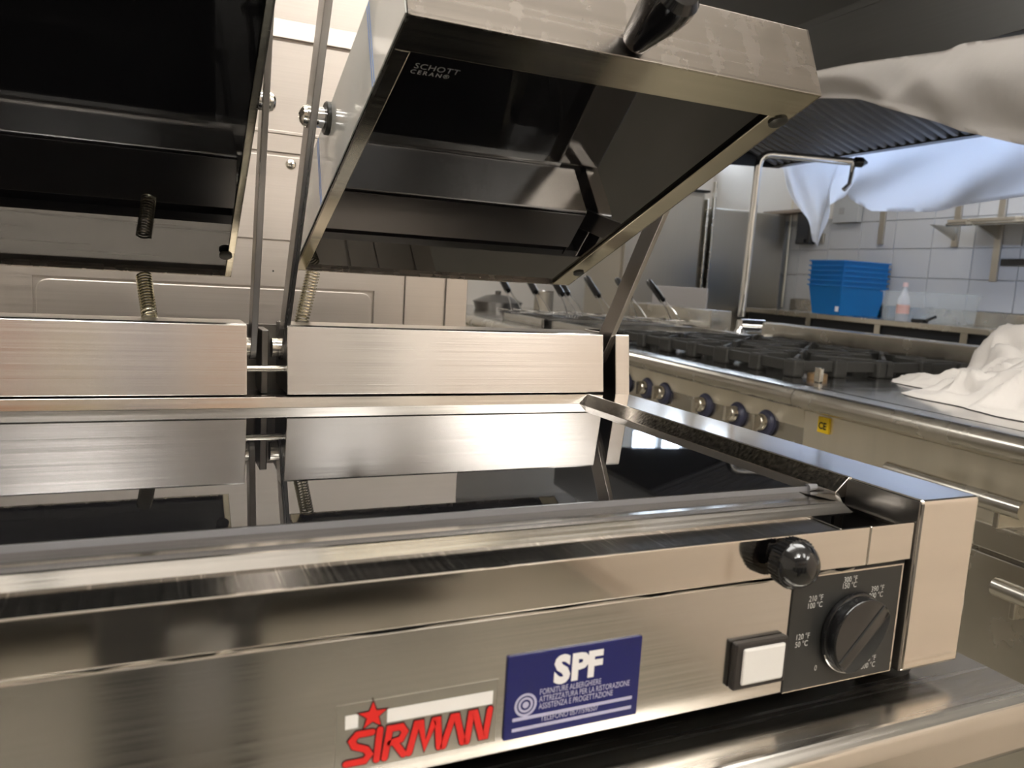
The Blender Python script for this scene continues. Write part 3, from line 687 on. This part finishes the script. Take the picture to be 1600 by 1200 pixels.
# baskets
for i, (bb_, aa_, lab) in enumerate(((.14, 2.50, 'wire fry basket nearest the aisle, leftmost of the row'), (.30, 2.46, 'second wire fry basket from the left with raised black grip'),
        (.37, 2.24, 'third wire fry basket from the left, set slightly forward'), (.52, 2.48, 'wire fry basket in the middle of the row'),
        (.65, 2.33, 'fifth wire fry basket from the left'), (.80, 2.22, 'wire fry basket partly behind the flat lid arm'), (.95, 2.10, 'rightmost wire fry basket with black grip against the splash board'))):
    t = Thing('fry_basket', lab, 'basket', (bb_, aa_, .945), True, group='wire fry baskets on the fryer')
    z0 = .965; b = new()
    ringp = [(bb_-.05, aa_-.02), (bb_+.05, aa_-.02), (bb_+.05, aa_+.17), (bb_-.05, aa_+.17)]
    tube(b, [(x, y, z0) for x, y in ringp+ringp[:1]], .0035, 6)
    for k in range(5): tube(b, [(bb_-.05, aa_+.01+.035*k, z0), (bb_-.045, aa_+.01+.035*k, z0-.018), (bb_+.045, aa_+.01+.035*k, z0-.018), (bb_+.05, aa_+.01+.035*k, z0)], .0018, 5)
    t.part('wire_basket', b, M_CHROME)
    e1 = Vector((bb_, aa_+.06, z0+.06)); tip = Vector((bb_-.01, aa_+.30, z0+.215)); dv = (tip-e1)
    b = new()
    for s_ in (-1, 1): tube(b, [(bb_+s_*.032, aa_-.02, z0), (bb_+s_*.022, aa_+.05, z0+.055), e1+dv*.12+Vector((s_*.016, 0, 0)), e1+dv*.5+Vector((s_*.014, 0, 0))], .0034, 6)
    t.part('wire_handle', b, M_CHROME)
    t.part('grip', lathe(new(), e1+dv*.30, dv, [(0, .018), (.01, .020), (dv.length*.62, .020), (dv.length*.68, .016), (dv.length*.70, 0)], 14), M_BLK)
# swivel tap
t = Thing('swivel_tap', 'tall chrome swivel tap with bent arm and black end at the cooking line', 'tap', (1.10, 1.70, .902), True)
b = bend((1.10, 1.70, 1.02), (1.08, 1.655, 1.850), (1.545, 1.515, 1.842), .07); t.part('riser_pipe', tube(new(), b, .0195, 16), M_CHROME)
b = lathe(new(), (1.10, 1.70, .902), (0, 0, 1), [(0, .036), (.03, .034), (.03, .034), (.06, .022), (.10, .020)], 20); cyl(b, (1.10, 1.70, .975), (1.22, 1.66, .975), .033, seg=18); t.part('tap_base', b, M_CHROME)
b = tube(new(), [(1.53, 1.52, 1.842), (1.555, 1.512, 1.838), (1.555, 1.512, 1.78), (1.55, 1.514, 1.73), (1.52, 1.52, 1.70)], .0125, 10); t.part('spout', b, M_CHROME)
b = lathe(new(), (1.555, 1.512, 1.842), (1, -.3, 0), [(0, .018), (.01, .026), (.045, .026), (.075, .006), (.076, 0)], 12); t.part('control_lever', b, M_BLK)

# heap of white cloth on the flat unit
def heap(cx, cy, z0, rx, ry, h, seed, n=54):
    r_ = random.Random(seed); b = new(); grid = []
    from mathutils import noise as mn
    for i in range(n+1):
        row = []
        for j in range(n+1):
            u_, v_ = -1+2*i/n, -1+2*j/n
            ang = math.atan2(v_, u_); q = max(abs(u_), abs(v_)); rad = q*(1+.16*math.sin(3*ang+seed)+.10*math.sin(7*ang+1.3))
            x, y = rad*math.cos(ang), rad*math.sin(ang)
            wx = x+.18*mn.noise(Vector((x*2, y*2, 5))); wy = y+.18*mn.noise(Vector((x*2, y*2, 9)))
            rd = 1-abs(mn.noise(Vector((wx*2.3+seed, wy*2.3, .3))))*2.2; rd2 = 1-abs(mn.noise(Vector((wx*4.6, wy*4.6+seed, .7))))*2.2
            nn = mn.noise(Vector((x*1.6, y*1.6, seed)))
            env = max(0, 1-q**3)
            z = h*env*max(.03, .28+.42*rd*.6+.16*rd2+.55*nn+.25*(x-.2)-.18*y)
            row.append(b.verts.new((cx+x*rx+.03*nn, cy+y*ry+.02*rd2, z0+.002+z+(.006 if q < .97 else 0))))
        grid.append(row)
    for i in range(n):
        for j in range(n): b.faces.new((grid[i][j], grid[i+1][j], grid[i+1][j+1], grid[i][j+1]))
    soften(b, 180); return b
o = single('crumpled_cloth', heap(.62, -.33, .9, .38, .44, .26, 4, 84), M_CLOTH, 'crumpled white cotton cloth heaped on the flat steel unit', 'cloth', (.60, -.36, .9), True)
# yellow tag remnant and rear steel ledge, its bluish reflection painted as colour
single('ledge_reflection', box(new(), 1.10, 1.75, -.55, 1.05, .962, .968, .002), mat('ledge_reflection', (.60, .66, .80), .25), 'board for the steel ledge behind the burner range, bluish reflection painted in', 'board', (1.4, .25, .962), True)
t = Thing('back_bench', 'low steel bench carrying the ledge board behind the range', 'bench', (1.45, .3, 0), True)
t.part('bench_top', box(new(), 1.07, 1.85, -1.2, 1.25, .93, .962, .003), M_RANGE)
for a_ in (-1.1, 1.15):
    for x in (1.12, 1.8): t.part('leg', box(new(), x-.02, x+.02, a_-.02, a_+.02, 0, .93), M_RANGE, smooth=False)

# ================================================================== EXTRACTION HOOD
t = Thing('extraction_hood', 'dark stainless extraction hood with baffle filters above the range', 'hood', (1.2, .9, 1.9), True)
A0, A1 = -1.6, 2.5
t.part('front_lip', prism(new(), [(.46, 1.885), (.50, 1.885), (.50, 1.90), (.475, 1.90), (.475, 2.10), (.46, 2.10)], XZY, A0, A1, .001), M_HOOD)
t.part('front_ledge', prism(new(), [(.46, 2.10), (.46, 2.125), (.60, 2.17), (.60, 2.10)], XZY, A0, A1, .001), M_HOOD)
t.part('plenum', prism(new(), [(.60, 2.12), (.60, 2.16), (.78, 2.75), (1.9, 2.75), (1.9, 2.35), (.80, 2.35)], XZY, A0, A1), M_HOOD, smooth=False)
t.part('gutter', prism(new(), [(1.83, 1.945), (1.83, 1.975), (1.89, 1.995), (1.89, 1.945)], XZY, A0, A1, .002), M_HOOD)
bm_ = new(); f0, f1 = Vector((1.845, 0, 1.965)), Vector((.66, 0, 2.34))
dd = (f1-f0); up = Vector((-dd.z, 0, dd.x)).normalized()
prism(bm_, [(-.022, 0), (-.012, -.018), (.012, -.018), (.022, 0), (.018, .004), (-.018, .004)], lambda p_, q_, h_: f0+dd*h_+Vector((0, p_, 0))-up*q_, 0, 1)
bfm = bpy.data.meshes.new('baffle'); bm_.transform(Matrix.Translation((-1.2, -.9, -1.9))); bm_.to_mesh(bfm); bm_.free(); bfm.materials.append(steel('baffle_steel', (.20, .20, .21), .35))
k = 0; a_ = .1
while a_ < 2.47:
    t.add('baffle', bfm, smooth=False, loc=(0, a_, 0)); a_ += .062
prf = new(); prism(prf, [(f0.x, f0.z+.012), (f1.x, f1.z+.012), (f1.x, f1.z+.016), (f0.x, f0.z+.016)], XZY, A0, A1); t.part('filter_back', prf, M_DARK, smooth=False)
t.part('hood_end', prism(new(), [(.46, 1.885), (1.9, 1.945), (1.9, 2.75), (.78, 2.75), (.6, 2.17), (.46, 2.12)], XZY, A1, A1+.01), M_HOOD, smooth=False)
lt = t.part('added_tube_bracket', box(new(), 1.9, 2.40, .45, 2.45, 2.36, 2.40, .004), M_HOOD)  # hidden lamp added to backlight the hanging sheet
t.part('added_tube', cyl(new(), (2.25, .55, 2.30), (2.25, 2.40, 2.30), .03, seg=12), M_ADDTUBE, parent=lt)
for a_ in (.55, 2.40): t.part('added_tube_cap', cyl(new(), (2.25, a_-.02, 2.30), (2.25, a_+.02, 2.30), .034, seg=12), M_LAMPH, parent=lt); t.part('added_tube_hanger', box(new(), 2.24, 2.26, a_-.01, a_+.01, 2.30, 2.37), M_LAMPH, parent=lt, smooth=False)
def sheet(top, bot, dep, nu, nv, fold, th=.0015):
    """hanging cloth; top/bot: polylines (a, z); dep(s, t) -> b offset"""
    def at(pl_, s_):
        x = s_*(len(pl_)-1); i = min(int(x), len(pl_)-2); f = x-i; f = f*f*(3-2*f) if fold else f
        return Vector(pl_[i]).lerp(Vector(pl_[i+1]), x-i)
    b = new(); G_ = []
    for i in range(nu+1):
        s_ = i/nu; T_, B_ = at(top, s_), at(bot, s_); row = []
        for j in range(nv+1):
            v_ = j/nv; q = T_.lerp(B_, v_); row.append(b.verts.new((dep(s_, v_), q.x, q.y)))
        G_.append(row)
    for i in range(nu):
        for j in range(nv): b.faces.new((G_[i][j], G_[i+1][j], G_[i+1][j+1], G_[i][j+1]))
    r_ = bmesh.ops.solidify(b, geom=b.faces[:], thickness=th); bmesh.ops.recalc_face_normals(b, faces=b.faces)
    soften(b, 60); return b
# cream sheet over the hood's front edge
top = [(.60, 1.935), (.42, 1.920), (.22, 1.899), (.05, 1.883), (-.05, 1.885), (-.20, 1.866), (-.42, 1.86), (-.70, 1.85)]
bot = [(.57, 1.842), (.36, 1.802), (.20, 1.742), (.07, 1.692), (-.04, 1.645), (-.22, 1.585), (-.45, 1.53), (-.72, 1.46)]
dep = lambda s_, v_: .445-.035*math.sin(math.pi*min(1, v_*1.15))-.012*math.sin(9*s_+5*v_)-.010*math.sin(23*s_-6*v_)*v_-.018*math.exp(-((s_-.52+.25*v_)/.05)**2)
single('hood_front_sheet', sheet(top, bot, dep, 60, 18, False), M_CLOTH, 'cream white sheet draped along the front edge of the hood', 'sheet', (.45, .2, 1.9), True)
# sheet hanging behind the filters
top = [(2.62, 2.05), (2.45, 2.03), (2.25, 2.02), (2.10, 2.01), (1.95, 2.0), (1.78, 2.0), (1.41, 2.0), (1.07, 2.0), (.82, 2.0), (.40, 2.0)]
bot = [(2.50, 1.90), (2.36, 1.68), (2.225, 1.485), (2.115, 1.447), (2.135, 1.70), (1.96, 1.752), (1.776, 1.645), (1.405, 1.622), (1.07, 1.642), (.40, 1.70)]
dep = lambda s_, v_: 1.915+.06*v_+.034*math.sin(22*s_+4*v_)*v_+.012*math.sin(47*s_-5*v_)*v_
single('hanging_sheet', sheet(top, bot, dep, 90, 16, False), M_BLUEC, 'thin white sheet hanging under the hood, backlit bluish', 'sheet', (1.92, 1.5, 2.0), True)

# ================================================================== WALL COUNTER AND WHAT STANDS ON IT
CF, ZCN = 3.60, .988
t = Thing('wall_counter', 'long stainless counter along the tiled wall', 'counter', (3.9, 3.2, 0), True)
t.part('counter_top', box(new(), CF, BR-.014, .2, 4.93, ZCN-.045, ZCN, .004), M_RANGE)
t.part('upstand', box(new(), BR-.034, BR-.014, .2, 4.93, ZCN, ZCN+.11, .003), M_RANGE)
t.part('counter_body', box(new(), CF+.05, BR-.02, .25, 4.88, .12, ZCN-.12), M_RANGE, smooth=False)
t.part('shadow_gap', box(new(), CF+.04, BR-.03, .25, 4.88, ZCN-.12, ZCN-.045), M_DARK, smooth=False)
for a_ in (.8, 1.6, 2.4, 3.2, 4.0): t.part('support_post', box(new(), CF+.01, CF+.045, a_-.03, a_+.03, .1, ZCN-.045), M_RANGE, smooth=False)
def crate(bc, ac, z0, lx, ly, h, lip, tp=.9):
    b = new(); b2 = bmesh.new()
    def ring(sx_, z, off=0): return [b2.verts.new((bc+x*(lx/2*sx_+off), ac+y*(ly/2*sx_+off), z)) for x, y in ((-1, -1), (1, -1), (1, 1), (-1, 1))]
    R_ = [ring(tp, z0), ring(1, z0+h-.012), ring(1, z0+h-.012, lip), ring(1, z0+h, lip), ring(1, z0+h, -.003), ring(tp, z0+.004, -.003)]
    b2.faces.new(R_[0])
    for A_, B_ in zip(R_, R_[1:]):
        for i in range(4): b2.faces.new((A_[i], A_[(i+1) % 4], B_[(i+1) % 4], B_[i]))
    b2.faces.new(R_[-1]); bmesh.ops.recalc_face_normals(b2, faces=b2.faces); merge(b, b2); return b
words = ('bottom blue plastic box of the nested stack', 'second blue plastic box from the bottom of the stack', 'third blue plastic box from the bottom of the stack',
         'fourth blue plastic box from the bottom of the stack', 'fifth blue plastic box from the bottom of the stack', 'topmost blue plastic box of the nested stack')
for i in range(6):
    z0 = ZCN+.002+.043*i
    t = Thing('plastic_box', words[i], 'box', (3.90, 3.87, z0), True, group='nested blue boxes on the wall counter')
    t.part('box_shell', crate(3.90, 3.87, z0, .52, .40, .262, .012, .84), M_BLUEBOX, smooth=False)
    if i == 0: t.part('box_label', box(new(), 3.655, 3.662, 3.70, 3.735, z0+.03, z0+.075), M_STW, smooth=False)
t = Thing('clear_box', 'clear plastic box beside the blue stack', 'box', (3.945, 3.02, ZCN), True)
t.part('box_shell', crate(3.945, 3.02, ZCN+.002, .44, .55, .235, .012, .95), M_CLEARBOX, smooth=False)
t = Thing('water_bottle', 'small clear bottle with pink label in front of the clear box', 'bottle', (3.63, 2.985, ZCN), True)
t.part('bottle_body', lathe(new(), (3.63, 2.985, ZCN), (0, 0, 1), [(0, .045), (.01, .048), (.17, .048), (.215, .03), (.245, .017), (.275, .017), (.275, 0)], 20), M_BOTTLE)
t.part('bottle_label', lathe(new(), (3.63, 2.985, ZCN+.06), (0, 0, 1), [(0, .0486), (.07, .0486)], 20), M_LABEL)
t.part('bottle_cap', lathe(new(), (3.63, 2.985, ZCN+.27), (0, 0, 1), [(0, .020), (.035, .020), (.037, 0)], 16), M_CAP)
t = Thing('hand_tool', 'small black hand tool lying beside the bottle', 'tool', (3.66, 2.80, ZCN), True)
t.part('tool_head', box(new(), 3.63, 3.69, 2.78, 2.90, ZCN, ZCN+.03, .008), M_BLK)
t.part('tool_handle', cyl(new(), (3.66, 2.80, ZCN+.012), (3.66, 2.70, ZCN+.055), .012), M_BLK)
# shelf on the wall
t = Thing('wall_shelf', 'slim steel wall shelf on bracket rails above the counter', 'shelf', (4.0, 2.0, 1.78), True)
t.part('shelf_board', box(new(), 3.86, BR-.02, .6, 2.88, 1.770, 1.795, .004), M_RANGE)
t.part('shelf_edge', cyl(new(), (3.86, .6, 1.755), (3.86, 2.88, 1.755), .014, seg=10), M_RANGE)
for a_, z0, z1 in ((3.07, 1.61, 2.05), (2.685, 1.34, 2.05), (1.6, 1.34, 2.05)):
    rl = t.part('bracket_rail', box(new(), BR-.034, BR-.013, a_-.03, a_+.03, z0, z1, .003), M_FRIDGE)
    t.part('bracket_arm', prism(new(), [(3.90, 1.768), (BR-.03, 1.768), (BR-.03, 1.66)], XZY, a_-.006, a_+.006), M_FRIDGE, parent=rl, smooth=False)
for a_, z0, z1, lab in ((3.843, 1.64, 2.05, 'bare steel bracket rail on the tiles above the clear box'), (4.58, 1.66, 1.76, 'short steel bracket rail beside the black dispenser')):
    single('bracket_rail', box(new(), BR-.034, BR-.013, a_-.03, a_+.03, z0, z1, .003), M_FRIDGE, lab, 'bracket', (BR-.02, a_, z0), True)
single('knife_rack', box(new(), BR-.03, BR-.013, 1.7, 2.64, 1.462, 1.515, .004), M_BLK, 'black magnetic bar on the tiles under the shelf', 'rack', (BR-.02, 2.2, 1.46), True)
t = Thing('wall_box', 'grey electrical box on the tiled wall', 'box', (BR-.05, 4.25, 1.85), True)
t.part('box_body', box(new(), BR-.07, BR-.012, 4.10, 4.42, 1.85, 2.12, .006), mat('grey_box', (.42, .42, .41), .4))
t.part('box_button', box(new(), BR-.076, BR-.07, 4.28, 4.34, 1.93, 1.99, .003), M_CABG)
t = Thing('soap_dispenser', 'black wall dispenser behind the hanging sheet', 'dispenser', (BR-.06, 4.70, 1.65), True)
t.part('dispenser_body', box(new(), BR-.12, BR-.02, 4.66, 4.86, 1.65, 2.0, .015), M_BLK)
t.part('dispenser_lever', box(new(), BR-.135, BR-.12, 4.71, 4.81, 1.66, 1.70, .004), M_BLK)
t = Thing('wall_conduit', 'thin pale pipe with a looped cable on the corner wall', 'pipe', (BR-.03, 5.05, 1.0), True)
t.part('pipe', cyl(new(), (BR-.035, 5.05, 1.0), (BR-.035, 5.05, 2.3), .012), mat('pale_pipe', (.74, .68, .54), .4))
t.part('cable', tube(new(), [(BR-.03+.0*i, 5.05+.11*math.sin(math.pi*i/12), 1.95-.62*math.sin(math.pi*i/24)*1.0) for i in range(13)], .008, 6), M_CABG)
single('wall_ledge', box(new(), BR-.16, BR-.012, 4.75, 5.35, 1.965, 2.0, .004), mat('brown_ledge', (.26, .20, .15), .5), 'short brown ledge at the top of the corner wall', 'ledge', (BR-.1, 5.0, 1.965), True)
# tall steel cabinets at the far end
t = Thing('tall_fridge', 'tall pale steel refrigerator at the end of the kitchen', 'refrigerator', (2.7, 5.4, 0), True)
t.part('body', box(new(), 2.20, 3.10, 5.04, 5.75, 0, 2.09, .008), M_FRIDGE)
d_ = t.part('door', box(new(), 2.22, 3.06, 5.0, 5.04, .15, 2.05, .008), M_FRIDGE)
t.part('door_handle', box(new(), 3.085, 3.105, 4.96, 5.03, .5, 2.02, .004), M_RANGE)
t.part('hinge', box(new(), 2.95, 3.12, 4.985, 5.05, 2.085, 2.105, .002), M_DARK)
t.part('lock', lathe(new(), (2.62, 5.0, 1.92), (0, -1, 0), [(0, .012), (.01, .01), (.01, 0)], 12), M_DARK)
t = Thing('steel_cupboard', 'dark brushed steel cupboard beside the tall refrigerator', 'cupboard', (3.65, 5.4, 0), True)
t.part('body', box(new(), 3.19, 4.10, 5.02, 5.70, 0, 1.95, .006), M_FRIDGE)
t.part('door', box(new(), 3.20, 4.06, 5.0, 5.02, .12, 1.94, .004), M_FRIDGE)
t.part('door_edge', box(new(), 3.175, 3.195, 4.985, 5.03, .12, 2.20, .003), M_RANGE)

# ================================================================== ADDED BEHIND THE CAMERA (for reflections in the steel)
t = Thing('added_counter', 'counter added opposite the grill for bands mirrored in the front panel', 'counter', (-1.2, -2.4, 0))  # made-up counter; its dark gaps give the front panel reflected bands
t.part('counter_top', box(new(), -2.6, .55, -2.9, -2.1, .86, .9, .004), M_TABLE)
t.part('counter_body', box(new(), -2.55, .5, -2.88, -2.15, .1, .86), M_CABD, smooth=False)
for x in (-2.5, -1.75, -.95, -.15): t.part('door', box(new(), x, x+.42, -2.15, -2.13, .14, .84, .004), M_CABG)
t = Thing('cream_reflector', 'tall cream block added beyond the aisle, mirrored in the side cover', 'cupboard', (1.35, -2.0, 0))  # unseen block added as a bright reflector for cover and rear panel
mc = mat('reflector_cream', (.93, .81, .69), .5)
t.part('carcass', box(new(), 1.06, 1.7, -3.3, -.46, 0, 2.05, .004), mc)
for y in (-3.28, -2.34, -1.40): t.part('door', box(new(), 1.04, 1.06, y, y+.92, .08, 2.02, .004), mc)
t = Thing('added_carton_shelf', 'shelf with cartons added behind the photographer to colour the rear panel', 'shelf', (-.6, -4.3, 1.7))  # unseen shelf added to vary the rear panel's reflection
t.part('shelf_board', box(new(), -2.2, 1.2, -4.6, -4.2, 1.66, 1.70, .004), M_RANGE)
for i, (x, wd, hh_, c) in enumerate(((-2.1, .35, .5, (.45, .43, .5)), (-1.55, .4, .6, (.55, .28, .18)), (-1.05, .22, .45, (.62, .50, .28)), (-.65, .3, .5, (.30, .28, .34)), (-.2, .35, .55, (.58, .34, .22)), (.35, .3, .4, (.5, .46, .44)), (.8, .3, .5, (.2, .2, .2)))):
    single('carton', box(new(), x, x+wd, -4.58, -4.25, 1.701, 1.701+hh_, .004), mat('carton_%d' % i, c, .7), ('lilac-grey', 'reddish brown', 'tan', 'dark violet', 'orange-brown', 'pale grey', 'black')[i]+' carton added on the wall shelf, mirrored in the rear panel', 'carton', (x+wd/2, -4.4, 1.701), group='added cartons on the storage shelf')  # coloured boxes added for tinted blobs in the rear panel's reflection
t = Thing('added_dark_rack', 'dark rack added behind the photographer for bands in the front panel', 'rack', (-.5, -1.25, 0))  # dark posts added in place of legs mirrored in the front panel
for x0, x1 in ((-.60, -.475), (-.355, -.305)):
    for y in (-1.2, -1.6): t.part('upright', box(new(), x0, x1, y-.03, y, 0, 1.0, .004), M_CABD)
for z in (.25, .6, .97): t.part('tray', box(new(), -.60, -.305, -1.63, -1.19, z, z+.02, .002), M_CABG)
